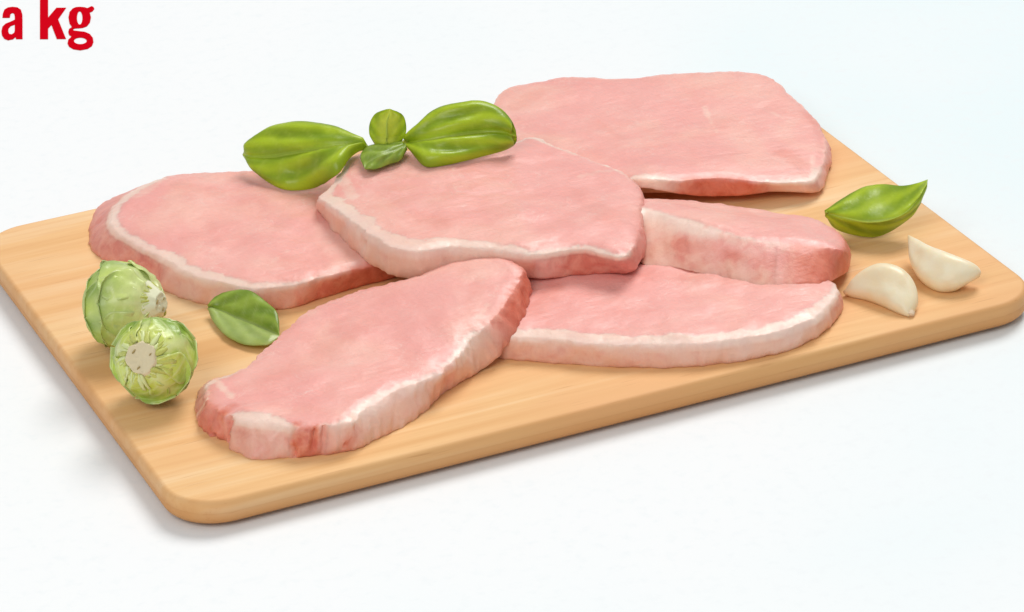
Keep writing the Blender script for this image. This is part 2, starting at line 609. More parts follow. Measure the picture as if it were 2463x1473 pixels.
    for (ax, ay, az, bx, by, bz, rad, ch, amt) in marks:
        a, b = at(ax, ay, az / 1000), at(bx, by, bz / 1000)
        ab = b - a
        t = np.clip(((V - a) @ ab) / (ab @ ab), 0, 1)
        dd = np.linalg.norm((V - (a + t[:, None] * ab)) * np.array([1, 1, 0.6]), axis=1)
        rad = rad / 1000
        for i in np.nonzero(dd < rad * 1.8)[0]:
            dj = dd[i] * (1 + 0.5 * nz(V[i], 500, seed))
            k = (1 - sm(dj, rad * 0.35, rad)) * amt
            if ch == 'cut':
                n2 = out[i % N] if i < len(prof) * N else np.zeros(3)
                V[i] = V[i] - n2 * k * 0.0026
            elif ch < 3:
                cols[i, ch] = np.clip(cols[i, ch] * (1 if amt > 0 else 1) + k, 0, 1)
    # --- vertex normals of the whole slice, so the two parts shade as one body
    VN = np.zeros_like(V)
    for f in faces[:-1]:
        a, b, c = V[f[0]], V[f[1]], V[f[2]]
        n_ = np.cross(b - a, c - a)
        if len(f) == 4:
            n_ = n_ + np.cross(c - a, V[f[3]] - a)
        for v in f:
            VN[v] += n_
    VN /= np.linalg.norm(VN, axis=1)[:, None] + 1e-15
    split = np.array(split)
    loc = (float(B[:, 0].mean()), float(B[:, 1].mean()), float(B[:, 2].min()))
    root = thing(name, label, 'pork slice', loc, 'raw boneless pork slices on the board')
    mat = meat_material(rot)
    parts = {'lean_meat': [], 'fat_rim': []}
    for f in faces:
        s_ = float(np.mean(split[list(f)])) if len(f) < 20 else 0
        parts['fat_rim' if s_ > 0.5 else 'lean_meat'].append(f)
    # every separate piece of the fat edge is a part of its own; crumbs stay with the lean
    vf = {}
    for fi, f in enumerate(parts['fat_rim']):
        for v in f:
            vf.setdefault(v, []).append(fi)
    seen, comps = set(), []
    for fi in range(len(parts['fat_rim'])):
        if fi in seen:
            continue
        seen.add(fi)
        st, comp = [fi], []
        while st:
            q = st.pop()
            comp.append(q)
            for v in parts['fat_rim'][q]:
                for g in vf[v]:
                    if g not in seen:
                        seen.add(g)
                        st.append(g)
        comps.append([parts['fat_rim'][q] for q in comp])
    todo = []
    for cp in comps:
        if len(cp) < 90:
            parts['lean_meat'] += cp
        else:
            todo.append(('fat_rim', cp))
    todo.insert(0, ('lean_meat', parts['lean_meat']))
    for nm, fl in todo:
        if not fl:
            continue
        used = sorted({v for f in fl for v in f})
        mp = {v: i for i, v in enumerate(used)}
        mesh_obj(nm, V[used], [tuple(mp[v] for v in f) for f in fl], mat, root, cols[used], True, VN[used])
    return root


N_ = None
# front slice lying along the board's near edge
pork_slice('pork_slice', 'long pork slice with thick pale fat edge along the front edge of the board', [
    (1215, 700, 9.5, N_, 0, 0, 0, 0, .3), (1300, 650, 10, N_, 0, 0, 0, 0, 0), (1420, 640, 10, N_, 0, 0, 0, 0, 0),
    (1580, 632, 10, N_, 0, 0, 0, 0, 0), (1760, 648, 10, N_, 0, 0, 0, 0, 0), (1900, 662, 10, N_, 0, 0, 0, 0, 0),
    (1990, 672, 9.5, N_, 0, 0, 0.5, 0.3, .3), (2016, 690, 9, 2024, 735, 0, 2.0, .3, .4), (2003, 722, 9, 2016, 770, 0, 3.5, .55, .3),
    (1950, 768, 9.5, 1968, 812, 0, 5, .9, 0), (1870, 797, 9.5, 1885, 848, 0, 5, .95, 0), (1760, 818, 9.5, 1765, 873, 0, 5, .95, 0),
    (1640, 827, 9.5, 1642, 884, 0, 5, .9, .1), (1500, 829, 9.5, 1500, 886, 0, 5.5, .85, .35), (1400, 822, 9.5, 1400, 880, 0, 6, .85, .5),
    (1300, 812, 9.5, 1300, 872, 0, 5.5, .8, .55), (1215, 806, 9.5, 1205, 864, 0, 4.5, .8, .6), (1175, 780, 9, 1165, 850, 0, 3, .6, .5),
    (1180, 735, 9, N_, 0, 0, 0, .2, .4)], rot=0.2, seed=1.3,
    marks=[(1335, 700, 10, 1290, 760, 10, 6, 1, .25), (1930, 740, 9, 1880, 765, 9, 2, 0, .4), (1560, 668, 10, 1900, 690, 10, 6, 1, .22)])  # redder patches beside the slices lying over this one

# left slice
pork_slice('pork_slice', 'pork slice at the left end of the board behind the brussels sprouts', [
    (420, 420, 11, N_, 0, 0, 1.2, .3, .1), (520, 414, 11, N_, 0, 0, .4, .2, .1), (620, 408, 11, N_, 0, 0, 0, 0, 0),
    (740, 404, 11, N_, 0, 0, 0, 0, 0), (860, 425, 11, N_, 0, 0, 0, 0, 0), (940, 480, 11, N_, 0, 0, 0, 0, 0),
    (985, 560, 11, N_, 0, 0, 0, 0, .3), (960, 618, 11, 985, 650, 0, 0, .1, .8), (900, 640, 11, 930, 674, 0, 0.4, .1, .95),
    (830, 652, 11, 850, 695, 0, .8, .2, .95), (760, 672, 11, 770, 720, 0, 1.3, .35, .75), (690, 688, 10.5, 695, 743, 0, 2.0, .65, .45),
    (610, 692, 10.5, 610, 748, 0, 3.0, .75, .4), (530, 678, 10.5, 520, 738, 0, 3.6, .8, .35), (450, 650, 10.5, 435, 718, 0, 3.6, .75, .4),
    (375, 612, 11, 355, 680, 0, 3.6, .35, .75), (310, 575, 11, 285, 640, 0, 2.6, .3, .6), (270, 540, 11.5, 225, 610, 0, 2.6, .35, .55),
    (274, 505, 11.5, 212, 560, 0, 2.4, .25, .6), (308, 472, 11.5, 236, 500, 0, 2.4, .25, .5), (360, 440, 11.5, 320, 462, 0, 2.6, .4, .3)],
    rot=-0.15, seed=2.7,
    marks=[(330, 480, 11, 385, 440, 11, 5, 0, .5), (690, 615, 11, 640, 650, 11, 2.5, 0, .35), (800, 520, 11, 770, 480, 11, 8, 1, .35),
           (820, 540, 11, 850, 580, 11, 5, 1, .35), (430, 455, 11, 520, 470, 11, 6, 1, .2)])  # redder patches beside the middle slice

# back slice
pork_slice('pork_slice', 'large flat pork slice at the back of the board, partly under the middle slice', [
    (1195, 232, 8, N_, 0, 0, 1.0, .3, 0), (1235, 206, 8, N_, 0, 0, .6, .2, 0), (1310, 195, 8, N_, 0, 0, .4, .2, 0),
    (1375, 184, 8.5, N_, 0, 0, .3, .2, 0), (1490, 189, 8.5, N_, 0, 0, .3, .1, 0), (1610, 178, 8.5, N_, 0, 0, .3, .1, 0),
    (1720, 171, 8.5, N_, 0, 0, .3, .1, 0), (1825, 176, 8.5, N_, 0, 0, .5, .1, 0), (1880, 208, 8.5, N_, 0, 0, .8, .2, .1),
    (1932, 254, 8.5, N_, 0, 0, 1, .2, .1), (1972, 300, 8.5, N_, 0, 0, 1, .2, .2), (1990, 345, 8.5, 1998, 365, 0.5, 1, .2, .3),
    (1982, 390, 8.5, 1992, 420, 1.0, 1, .3, .35), (1960, 428, 8.5, 1968, 462, 2.5, 2.0, .5, .2), (1930, 438, 9, 1935, 465, 3.5, 2.2, .7, .1),
    (1870, 440, 9.5, 1870, 462, 4, 2, .7, .3), (1810, 436, 11, 1805, 468, 4, .8, .2, 1), (1750, 430, 12, 1748, 473, 4, .4, .1, 1),
    (1690, 430, 13, 1690, 474, 5, .4, .1, 1), (1640, 434, 14, 1640, 468, 8, .8, .3, .8), (1590, 432, 15, 1590, 460, 11, 2, .8, .45),
    (1530, 428, 15.5, 1530, 455, 12, 2.5, .8, .4), (1470, 440, 12, N_, 0, 3, 0, 0, 0), (1380, 440, 11, N_, 0, 1, 0, 0, 0),
    (1290, 410, 10, N_, 0, 0, 0, 0, 0), (1220, 340, 9, N_, 0, 0, 0, 0, 0), (1185, 280, 8, N_, 0, 0, .6, 0, 0)],
    rot=0.4, seed=4.1, undul=0.0005,
    marks=[(1695, 262, 9, 1722, 330, 9, 2.4, 0, .5), (1830, 262, 9, 1900, 300, 9, 2.2, 0, .35), (1500, 345, 10, 1440, 300, 10, 3, 1, .15),
           (1885, 375, 9, 1925, 400, 9, 6, 1, .35), (1350, 200, 9, 1440, 215, 9, 5, 0, .2), (1955, 380, 9, 1955, 430, 9, 1.8, 0, .5),
           (1580, 420, 14, 1660, 400, 13, 4, 0, .2), (1985, 330, 8, 1950, 280, 8, 5, 1, .2), (1300, 225, 9, 1240, 260, 9, 6, 1, .15)])

# right slice seen from its thick edge
pork_slice('pork_slice', 'thick pork slice on the right, its broad edge and red rounded end facing forward', [
    (1505, 520, 22, N_, 0, 11.5, 2, .5, 0), (1515, 488, 17, N_, 0, 8, 0, 0, 0), (1570, 478, 14, N_, 0, 4, 0, 0, 0),
    (1660, 482, 12.5, N_, 0, 2, 0, 0, 0), (1760, 492, 12, N_, 0, 1, 0.5, .2, 0), (1870, 508, 12, N_, 0, 0.5, .5, .2, 0),
    (1955, 524, 12.5, N_, 0, 0.5, .6, .3, .1), (2010, 556, 14, 2022, 580, 1, .4, .2, .5), (2032, 585, 15, 2044, 622, 2, 0, 0, .8),
    (2026, 602, 16.5, 2038, 655, 3, 0, 0, .9), (1975, 596, 18, 1990, 682, 9, 0, 0, 1), (1925, 592, 19, 1930, 690, 10.6, 0.4, .1, .9),
    (1880, 586, 20, 1875, 691, 10.8, 1.0, .45, .25), (1830, 584, 20.5, 1825, 688, 10.8, 1.3, .6, .1), (1760, 570, 21, 1755, 674, 10.8, 1.4, .6, .1),
    (1680, 548, 21.5, 1675, 657, 10.8, 2.2, .6, .1), (1610, 524, 22, 1605, 642, 10.8, 1.8, .75, .15), (1550, 508, 22, 1545, 634, 10.8, 2.5, .85, .2)],
    rot=0.0, seed=5.5, wr=0.0006,
    marks=[(1640, 590, 16, 1860, 640, 14, 7, 0, -.35), (1560, 500, 18, 1700, 510, 15, 3, 0, .5), (1750, 500, 12, 1900, 535, 13, 4, 0, .25)])

# diagonal slice in front, scored edge
pork_slice('pork_slice', 'pork slice lying diagonally in front with a ragged scored end near the corner', [
    (1020, 655, 17, N_, 0, 7, 0, 0, 0), (1120, 622, 20, N_, 0, 9, 0, 0, 0), (1210, 618, 21.5, N_, 0, 10.5, 0, 0, .1),
    (1256, 650, 21, 1272, 700, 10.5, 0, 0, .9), (1243, 690, 20, 1268, 750, 10.5, 0, 0, 1), (1213, 738, 19, 1244, 800, 9, 0.2, .05, .95),
    (1180, 780, 17, 1207, 846, 5, .8, .4, .5), (1140, 815, 15, 1168, 885, 1, 2, .8, .2), (1105, 850, 13.5, 1125, 915, 0, 2.2, .85, .15),
    (1075, 885, 12.5, 1075, 945, 0, 1.6, .65, .25), (1010, 918, 12, 1022, 992, 0, 2.2, .9, 0), (940, 948, 12, 952, 1038, 0, 3, .95, 0),
    (880, 985, 12, 885, 1070, 0, 3, .9, 0), (845, 1010, 11.8, 838, 1086, 0, 1.8, .55, .6), (810, 1022, 11.8, 800, 1093, 0, 1.6, .6, .35),
    (762, 1030, 11.8, 752, 1101, 0, .6, .3, .75), (722, 1032, 11.5, 712, 1103, 0, .3, .3, .9), (690, 1022, 11.5, 684, 1104, 0, 2.5, .6, .3),
    (630, 1012, 11.5, 620, 1107, 0, 3.4, .6, .45), (580, 1006, 11.5, 562, 1086, 0, 3.4, .65, .4), (548, 998, 11, 545, 1064, 0, .8, .3, .6),
    (518, 985, 10.5, 500, 1054, 0, .3, .1, .85), (492, 950, 10, 476, 1012, 0, 1.0, .4, .6), (488, 925, 10, 476, 950, 0, 2.0, .6, .3),
    (512, 912, 9.6, 506, 922, 0, 1.6, .6, .2), (536, 906, 10.6, 530, 914, 0, 1.8, .5, .1), (572, 890, 10.2, N_, 0, 0, 1.2, .4, .1), (612, 866, 11, N_, 0, 0, .6, .3, 0), (690, 788, 12, N_, 0, 0, .3, .1, 0),
    (770, 732, 13, N_, 0, 0, .3, .1, 0), (870, 697, 14, N_, 0, 2, .3, .1, 0), (950, 676, 15.5, N_, 0, 4, 0, 0, 0)],
    rot=0.9, seed=6.2, wr=0.0008, N=420,
    marks=[(700, 1020, 11, 705, 1095, 2, 1.6, 'cut', 1), (712, 1025, 11, 716, 1095, 2, 2.6, 1, .7), (757, 1035, 11, 752, 1095, 2, 2.2, 1, .8),
           (757, 1035, 11, 752, 1095, 2, 1.4, 'cut', .9), (850, 1000, 12, 832, 1065, 4, 1.8, 1, .8), (850, 1000, 12, 832, 1065, 4, 1.3, 'cut', 1),
           (548, 1010, 10, 552, 1060, 2, 1.6, 'cut', 1), (560, 980, 11, 530, 1000, 10, 3, 1, .5), (1150, 770, 17, 1175, 740, 18, 2.5, 0, .4),
           (1088, 905, 9, 1092, 915, 7, 1.2, 1, 1), (502, 950, 9, 512, 1050, 1, 1.6, 'cut', .9), (520, 925, 10, 560, 960, 11, 2.5, 0, .6), (528, 990, 10, 530, 1050, 1, 1.3, 'cut', .8), (500, 960, 10, 470, 1000, 2, 1.2, 0, .5), (780, 1030, 11, 775, 1095, 1, 1.0, 'cut', .7),
           (1140, 720, 17, 1130, 790, 15, 4, 1, .15), (640, 930, 11, 900, 790, 13, 8, 1, .12)])

# middle slice on top of the others
pork_slice('pork_slice', 'middle pork slice on top of the others with a wide white fat band', [
    (790, 452, 22, N_, 0, 12, 3, .8, 0), (822, 400, 24, N_, 0, 12, 2, .6, 0), (856, 370, 25, N_, 0, 12, 1, .4, 0),
    (920, 362, 25, N_, 0, 12, 0, .3, 0), (1000, 362, 25, N_, 0, 12, .2, .3, 0), (1080, 368, 25, N_, 0, 12, .2, .3, 0), (1160, 360, 24, N_, 0, 12, .3, .3, 0),
    (1235, 342, 22, N_, 0, 11.5, 1.5, .5, 0), (1285, 328, 21, N_, 0, 11, 2.2, .5, 0), (1345, 352, 21, N_, 0, 11, .8, .4, 0),
    (1430, 385, 21, N_, 0, 11, 1.0, .3, 0), (1490, 408, 21, N_, 0, 12, 1.6, .3, 0), (1527, 440, 22, 1534, 460, 13, .6, .2, .1),
    (1541, 490, 23, 1550, 530, 13, .3, .1, .25), (1538, 560, 24, 1552, 600, 13, .3, .1, .4), (1522, 602, 24, 1534, 640, 12.5, 1.2, .3, .5),
    (1495, 618, 24, 1508, 658, 12, 2, .3, .55), (1440, 606, 24, 1445, 660, 12, 2, .35, .7), (1380, 600, 24, 1382, 662, 12, 2, .3, .8),
    (1310, 610, 24, 1318, 672, 12, 2, .45, .35), (1240, 608, 24.5, 1245, 672, 12, 3, .6, .2), (1160, 596, 25, 1160, 668, 12, 4.5, .8, .1),
    (1080, 592, 25, 1080, 668, 12, 6.5, .95, 0), (1010, 604, 25, 1008, 674, 12, 9.5, 1, 0), (945, 592, 25, 942, 665, 12, 8.5, 1, 0),
    (890, 562, 25, 888, 636, 12, 7, 1, 0), (845, 528, 24.5, 842, 596, 12, 6, .95, .05), (805, 500, 23.5, 798, 552, 12, 6, .95, .05),
    (768, 478, 21, 762, 505, 12, 5, .9, 0)],
    rot=0.5, seed=8.4, wr=0.0007,
    marks=[(1090, 410, 25, 1095, 460, 25, 1.8, 0, .35), (820, 420, 24, 850, 470, 25, 4, 0, .55), (1280, 330, 21, 1380, 372, 21, 3, 0, .5),
           (1480, 412, 21, 1400, 430, 22, 3.5, 0, .4), (1380, 460, 24, 1460, 530, 24, 8, 1, .15), (880, 560, 24, 884, 620, 14, 1.2, 'cut', .8),
           (870, 560, 24, 874, 600, 14, 1.2, 1, .35), (990, 520, 25, 1060, 540, 25, 6, 1, .2), (1300, 560, 25, 1200, 540, 25, 6, 0, .12)])


# ------------------------------------------------------------------ leaves
def leaf_blade(rows, mat, parent, name='leaf', nu=44, nv=29, bulge=0.0015, pucker=0.0006, thick=0.00028, pale_side=0.0, yel=0.0,
               ribs=6, seed=0.0, rib=True, ribmat=None, serr=0.0):
    """rows: (L, M, R) each (px,py,z mm) from base to tip"""
    P = []
    for L_, M_, R_ in rows:
        P.append([*at(M_[0], M_[1], M_[2] / 1000), *at(L_[0], L_[1], L_[2] / 1000), *at(R_[0], R_[1], R_[2] / 1000)])
    P[-1][3:6] = P[-1][0:3]
    P[-1][6:9] = P[-1][0:3]
    G = catmull(P, nu, False)
    V, cols = [], []
    for i in range(nu):
        s = i / (nu - 1)
        M0, L0, R0 = G[i, 0:3], G[i, 3:6], G[i, 6:9]
        j0, j1 = max(i - 1, 0), min(i + 1, nu - 1)
        tg = G[j1, 0:3] - G[j0, 0:3]
        for j in range(nv):
            v = j / (nv - 1) * 2 - 1
            E = L0 if v < 0 else R0
            a = abs(v)
            p = M0 * (1 - a) + E * a
            n_ = np.cross(tg, R0 - L0)
            n_ = n_ / (np.linalg.norm(n_) + 1e-12)
            if n_[2] < 0 and abs(n_[2]) > 0.05:
                n_ = -n_
            ph = (s * ribs * 0.45 - a * 1.7) * 2 * math.pi
            w = math.sin(ph)
            vein = max(0, -w) ** 6 * sm(a, 0.02, 0.1) * (1 - sm(a, .75, 1))
            ends = sm(1 - s, 0, 0.10) * sm(s, 0, .05)
            p = p + n_ * ends * (bulge * (math.sin(math.pi * a) + 0.28 * math.sin(3 * math.pi * a) * math.sin(math.pi * s)) + pucker * w * math.sin(math.pi * min(1, a * 1.1)) * math.sin(math.pi * s))
            p = p - n_ * ends * 0.0006 * math.exp(-(a / 0.07) ** 2)
            p = p + n_ * 0.0004 * fbm(p, 180, seed)
            V.append((p, n_))
            pal = 0.55 * math.exp(-(a / 0.06) ** 2) + 0.15 * vein
            ph2 = s * 7.0 - a * 1.4
            pal += 0.24 * math.exp(-((ph2 - round(ph2)) / 0.09) ** 2) * sm(a, 0.04, .12) * (1 - sm(a, .7, .95))
            pal = max(pal, pale_side * (1 if v > 0 else 0) * (0.75 + .3 * nz(p, 200, seed)))
            cols.append([min(1, pal), 0.5 + 0.5 * w, yel * max(0, 1 - 1.5 * a * a), 1])  # second channel paints highlight and shade bands along the blade
    T = [p + n_ * thick / 2 for p, n_ in V]
    Bm = [p - n_ * thick / 2 for p, n_ in V]
    nv_ = len(V)
    F = []
    for i in range(nu - 1):
        for j in range(nv - 1):
            a = i * nv + j
            F.append((a, a + 1, a + nv + 1, a + nv))
            F.append((nv_ + a, nv_ + a + nv, nv_ + a + nv + 1, nv_ + a + 1))
    edge = [j for j in range(nv)] + [i * nv + nv - 1 for i in range(1, nu)] + [(nu - 1) * nv + j for j in range(nv - 2, -1, -1)] + [i * nv for i in range(nu - 2, 0, -1)]
    for k in range(len(edge)):
        a, b = edge[k], edge[(k + 1) % len(edge)]
        F.append((a, nv_ + a, nv_ + b, b))
    o = mesh_obj(name, T + Bm, F, mat, parent, cols + cols)
    if rib:
        # raised midrib, its own little tapering ridge
        rvs, rfs = [], []
        for i in range(nu - 3):
            c = V[i * nv + nv // 2][0]
            n_ = V[i * nv + nv // 2][1]
            tg = V[min(i + 1, nu - 1) * nv + nv // 2][0] - V[max(i - 1, 0) * nv + nv // 2][0]
            sd = np.cross(tg, n_)
            sd /= np.linalg.norm(sd) + 1e-12
            r = 0.00055 * (1 - 0.85 * i / nu)
            for k in range(6):
                a = 2 * math.pi * k / 6
                rvs.append(c + n_ * (0.0002 + r * math.cos(a)) + sd * r * math.sin(a))
        for i in range(nu - 4):
            for k in range(6):
                k2 = (k + 1) % 6
                rfs.append((i * 6 + k, i * 6 + k2, (i + 1) * 6 + k2, (i + 1) * 6 + k))
        ro = mesh_obj('midrib', rvs, rfs, ribmat or mat, None, [[.7, .5, 0, 1]] * len(rvs))
        if parent and o.parent and name == 'leaf':
            ro.parent = o
            ro.location = (0, 0, 0)
        elif parent:
            ro.parent = parent
            ro.location = -Vector(parent.location)
    return o


def tube(name, pts, r0, r1, mat, parent, n=8):
    P = catmull(pts, 14, False)
    vs, fs = [], []
    for i, p in enumerate(P):
        tg = Vector(P[min(i + 1, 13)] - P[max(i - 1, 0)]).normalized()
        a_ = tg.orthogonal().normalized()
        b_ = tg.cross(a_)
        r = r0 + (r1 - r0) * i / 13
        for k in range(n):
            a = 2 * math.pi * k / n
            vs.append(Vector(p) + a_ * r * math.cos(a) + b_ * r * math.sin(a))
    for i in range(13):
        for k in range(n):
            k2 = (k + 1) % n
            fs.append((i * n + k, i * n + k2, (i + 1) * n + k2, (i + 1) * n + k))
    fs.append(tuple(range(n))[::-1])
    fs.append(tuple(range(13 * n, 14 * n)))
    return mesh_obj(name, vs, fs, mat, parent, [[.5, .5, 0, 1]] * len(vs))


# basil sprig over the middle slice
sp = thing('basil_sprig', 'sprig of fresh green basil with two big leaves on top of the middle slice', 'basil', at(950, 385, 0.026))
leaf_blade([((882, 346, 30), (884, 352, 30), (882, 358, 29)),
            ((845, 322, 32), (840, 352, 31), (848, 374, 28.5)),
            ((790, 300, 34), (782, 358, 30), (812, 418, 25.5)),
            ((715, 292, 34), (715, 368, 26), (757, 452, 14.5)),
            ((655, 303, 30), (653, 378, 22), (690, 458, 13.2)),
            ((612, 328, 26), (608, 378, 20), (640, 436, 14)),
            ((600, 343, 22), (592, 374, 19), (612, 410, 15.5)),
            ((584, 372, 20), (583, 373, 18), (584, 374, 17))], M_BASIL, sp, bulge=0.0030, pucker=0.0005, seed=1, ribs=3)
leaf_blade([((974, 338, 30), (978, 344, 30), (984, 352, 29)),
            ((1003, 302, 37), (1002, 342, 32), (998, 378, 28)),
            ((1045, 264, 42), (1052, 335, 34), (1028, 402, 27)),
            ((1100, 248, 45), (1110, 325, 35), (1090, 394, 27)),
            ((1160, 243, 45), (1165, 318, 35), (1160, 377, 27)),
            ((1208, 264, 42), (1208, 318, 35), (1215, 362, 27)),
            ((1236, 300, 37), (1234, 326, 33), (1240, 346, 28)),
            ((1244, 324, 33), (1243, 330, 32), (1244, 338, 30))], M_BASIL, sp, bulge=0.0032, pucker=0.0005, seed=2, ribs=3)
leaf_blade([((905, 352, 29), (930, 356, 30), (956, 352, 29)),
            ((889, 325, 33), (930, 330, 35), (975, 325, 33)),
            ((890, 295, 38), (930, 297, 40), (976, 295, 38)),
            ((906, 272, 42), (936, 272, 43), (966, 275, 42)),
            ((926, 263, 44), (938, 262, 44), (950, 264, 44))], M_BASIL, sp, yel=1.0, nu=26, nv=19, bulge=-0.0016, pucker=.0003, seed=3)
leaf_blade([((965, 342, 31), (975, 352, 31), (980, 360, 30)),
            ((925, 344, 31), (938, 368, 31), (962, 385, 28)),
            ((885, 352, 30), (903, 382, 30), (930, 398, 27)),
            ((866, 375, 28), (882, 396, 28), (902, 408, 27)),
            ((872, 402, 27), (878, 408, 27), (884, 413, 27))], M_BASIL_LIGHT, sp, nu=26, nv=19, bulge=0.0010, pucker=.0003, seed=4)
tube('stem', [at(975, 342, .0295), at(960, 350, .0290), at(940, 366, .0275), at(915, 380, .0262)], 0.0011, 0.0014, M_BASIL_YOUNG, sp)

# single leaf on the board
lf = thing('basil_leaf', 'single pale green basil leaf lying on the board in front of the left slice', 'basil leaf', at(590, 790, 0.0), 'loose basil leaves on the board')
leaf_blade([((499, 734, 5), (502, 738, 4), (499, 742, 3)),
            ((520, 712, 7), (532, 748, 3), (514, 776, 2)),
            ((556, 700, 9), (572, 764, 3), (546, 810, 2)),
            ((602, 701, 10), (615, 782, 3), (588, 829, 2)),
            ((640, 726, 9), (642, 794, 4), (626, 832, 2.5)),
            ((668, 756, 8), (662, 802, 4), (650, 829, 3)),
            ((680, 790, 6), (672, 808, 4), (666, 818, 3.5))], M_BASIL_LIGHT, lf, 'blade', bulge=0.0012, pucker=0.00025, pale_side=.75, seed=5, ribs=5)
# folded leaf at the right
lf2 = thing('basil_leaf', 'folded basil leaf with pointed tip at the right end of the board above the garlic', 'basil leaf', at(2090, 560, 0.0), 'loose basil leaves on the board')
leaf_blade([((1984, 506, 10), (1985, 512, 9), (1986, 520, 7)),
            ((2030, 476, 13), (2028, 524, 10), (2008, 550, 3)),
            ((2078, 450, 15), (2080, 533, 11), (2060, 567, 1.5)),
            ((2128, 444, 16), (2132, 530, 12), (2112, 569, 1.5)),
            ((2172, 447, 18), (2178, 512, 14), (2164, 544, 5)),
            ((2208, 440, 20), (2210, 478, 17), (2206, 504, 11)),
            ((2232, 428, 22), (2232, 432, 21), (2230, 442, 20))], M_BASIL, lf2, 'blade', bulge=0.0008, pucker=0.0004, seed=6, ribs=5)


# ------------------------------------------------------------------ brussels sprouts
def sprout(label, c_px, r, axis_img, layers, seed, cut_r, stretch=1.0, neck=1.0, pk=3.4, cutmat=None, ylim=1.0):
    """axis_img: direction of the stem end in camera axes (right, up, towards camera)"""
    c = at(c_px[0], c_px[1], r + 0.0005)
    ax = Vector(R @ np.array(axis_img)).normalized()
    e1 = ax.orthogonal().normalized()
    e2 = ax.cross(e1)
    root = thing('brussels_sprout', label, 'brussels sprout', (c[0], c[1], 0), 'raw brussels sprouts on the board')
    cv = Vector(c)

    def P(th, ph, rad):
        return cv + ax * rad * math.cos(th) * stretch + (e1 * math.cos(ph) + e2 * math.sin(ph)) * rad * math.sin(th)
    # core
    vs, fs = [], []
    nt, npn = 18, 28
    for i in range(nt + 1):
        for k in range(npn):
            th = math.pi * (0.02 + 0.96 * i / nt)
            vs.append(P(th, 2 * math.pi * k / npn, r * 0.86))
    for i in range(nt):
        for k in range(npn):
            k2 = (k + 1) % npn
            fs.append((i * npn + k, (i + 1) * npn + k, (i + 1) * npn + k2, i * npn + k2))
    mesh_obj('core', vs, fs, M_CORE, root)
    rnd = random.Random(seed)
    nl = layers
    for li in range(nl):
        ph0 = li * 2.39996 + rnd.uniform(-.2, .2)
        lay = li / (nl - 1)                        # 0 innermost .. 1 outermost
        rad = r * (0.85 + 0.12 * lay)
        th0 = 0.40 - 0.12 * lay + rnd.uniform(0, .05)
        th1 = 2.25 - 0.75 * lay + rnd.uniform(-.12, .12)
        half = 1.18 - 0.12 * lay
        V, cols = [], []
        nu, nv = 34, 34
        for i in range(nu):
            s = i / (nu - 1)
            for j in range(nv):
                v = j / (nv - 1) * 2 - 1
                # rounded leaf outline
                wv = half * (0.42 + 0.58 * math.sin(math.pi * min(0.5, s * 0.62)) ) * math.sqrt(max(0.0, 1 - max(0, (s - .55) / .45) ** 2.4)) + 0.02
                th = th0 + (th1 - th0) * s * (1 - 0.07 * v * v)
                ph = ph0 + wv * v / max(0.45, math.sin(min(th, math.pi - .3)) ** 0.5)
                a = abs(v)
                lip = (sm(a, .74, 1.0) * 0.05 + sm(s, .80, 1.0) * 0.07) * (1 + 0.5 * math.sin(s * 17 + li) * sm(a, .6, 1))
                rib = math.exp(-(v * 4.5 * (0.6 + s)) ** 2) * (1 - s) ** 0.6
                w = (s * 5.0 - a * 1.9)
                side = math.exp(-((w - round(w)) / 0.13) ** 2) * sm(a, .04, .12) * (1 - sm(s, .75, 1.)) * (1 - .6 * a)
                ww = (s * 11 + a * 3.1 + seed)
                side2 = math.exp(-((ww - round(ww)) / 0.16) ** 2) * 0.35
                rr = rad * (1 + lip + 0.022 * rib + 0.010 * side) + 0.0003 * 1
                p = P(th, ph, rr)
                p = p + (p - cv).normalized() * 0.0006 * fbm(p, 170, seed + li, 2)
                V.append(p)
                near = math.exp(-s * pk)
                pal = max(rib * 0.95, side * 0.72, side2 * .6, near * 0.95, sm(a, .93, 1) * .55, sm(s, .95, 1) * .5)
                pal = pal + 0.15 * nz(p, 300, li)
                cols.append([min(1, max(0, pal)), min(1, max(0, 0.25 + 0.7 * near + 1.0 * nz(p, 110, li + seed))), 0.75 * (1 - sm(th, ylim * .55, ylim)), 1])  # second channel paints shadow into the leaf colour away from the stem
        n0 = len(V)
        inn = [p - (p - cv).normalized() * 0.00045 for p in V]
        F = []
        for i in range(nu - 1):
            for j in range(nv - 1):
                a = i * nv + j
                F.append((a, a + nv, a + nv + 1, a + 1))
                F.append((n0 + a, n0 + a + 1, n0 + a + nv + 1, n0 + a + nv))
        edge = [j for j in range(nv)] + [i * nv + nv - 1 for i in range(1, nu)] + [(nu - 1) * nv + j for j in range(nv - 2, -1, -1)] + [i * nv for i in range(nu - 2, 0, -1)]
        for k in range(len(edge)):
            a, b = edge[k], edge[(k + 1) % len(edge)]
            F.append((a, b, n0 + b, n0 + a))
        mesh_obj('leaf', V + inn, F, M_SPROUT, root, cols + cols)
    # cut stem stub with a rough, slightly sunken face
    vs, fs = [], []
    nr, npn = 9, 36
    top = r * stretch * 1.02 * neck
    rings = [(cut_r * (1.35 if neck == 1 else 2.1), top * 0.80 / neck), (cut_r * (1.12 if neck == 1 else 1.4), top * 0.90), (cut_r * 1.02, top * 0.985), (cut_r * .96, top), (cut_r * .8, top * 0.995),
             (cut_r * .6, top * .99), (cut_r * .4, top * .992), (cut_r * .2, top * .99)]
    for rr_, hh in rings:
        for k in range(npn):
            a = 2 * math.pi * k / npn
            ww = 1 + 0.04 * math.sin(3 * a + seed) + 0.04 * math.sin(7 * a)
            p = cv + ax * hh + (e1 * math.cos(a) + e2 * math.sin(a)) * rr_ * ww
            p += ax * 0.0006 * nz(p, 900, seed)
            vs.append(p)
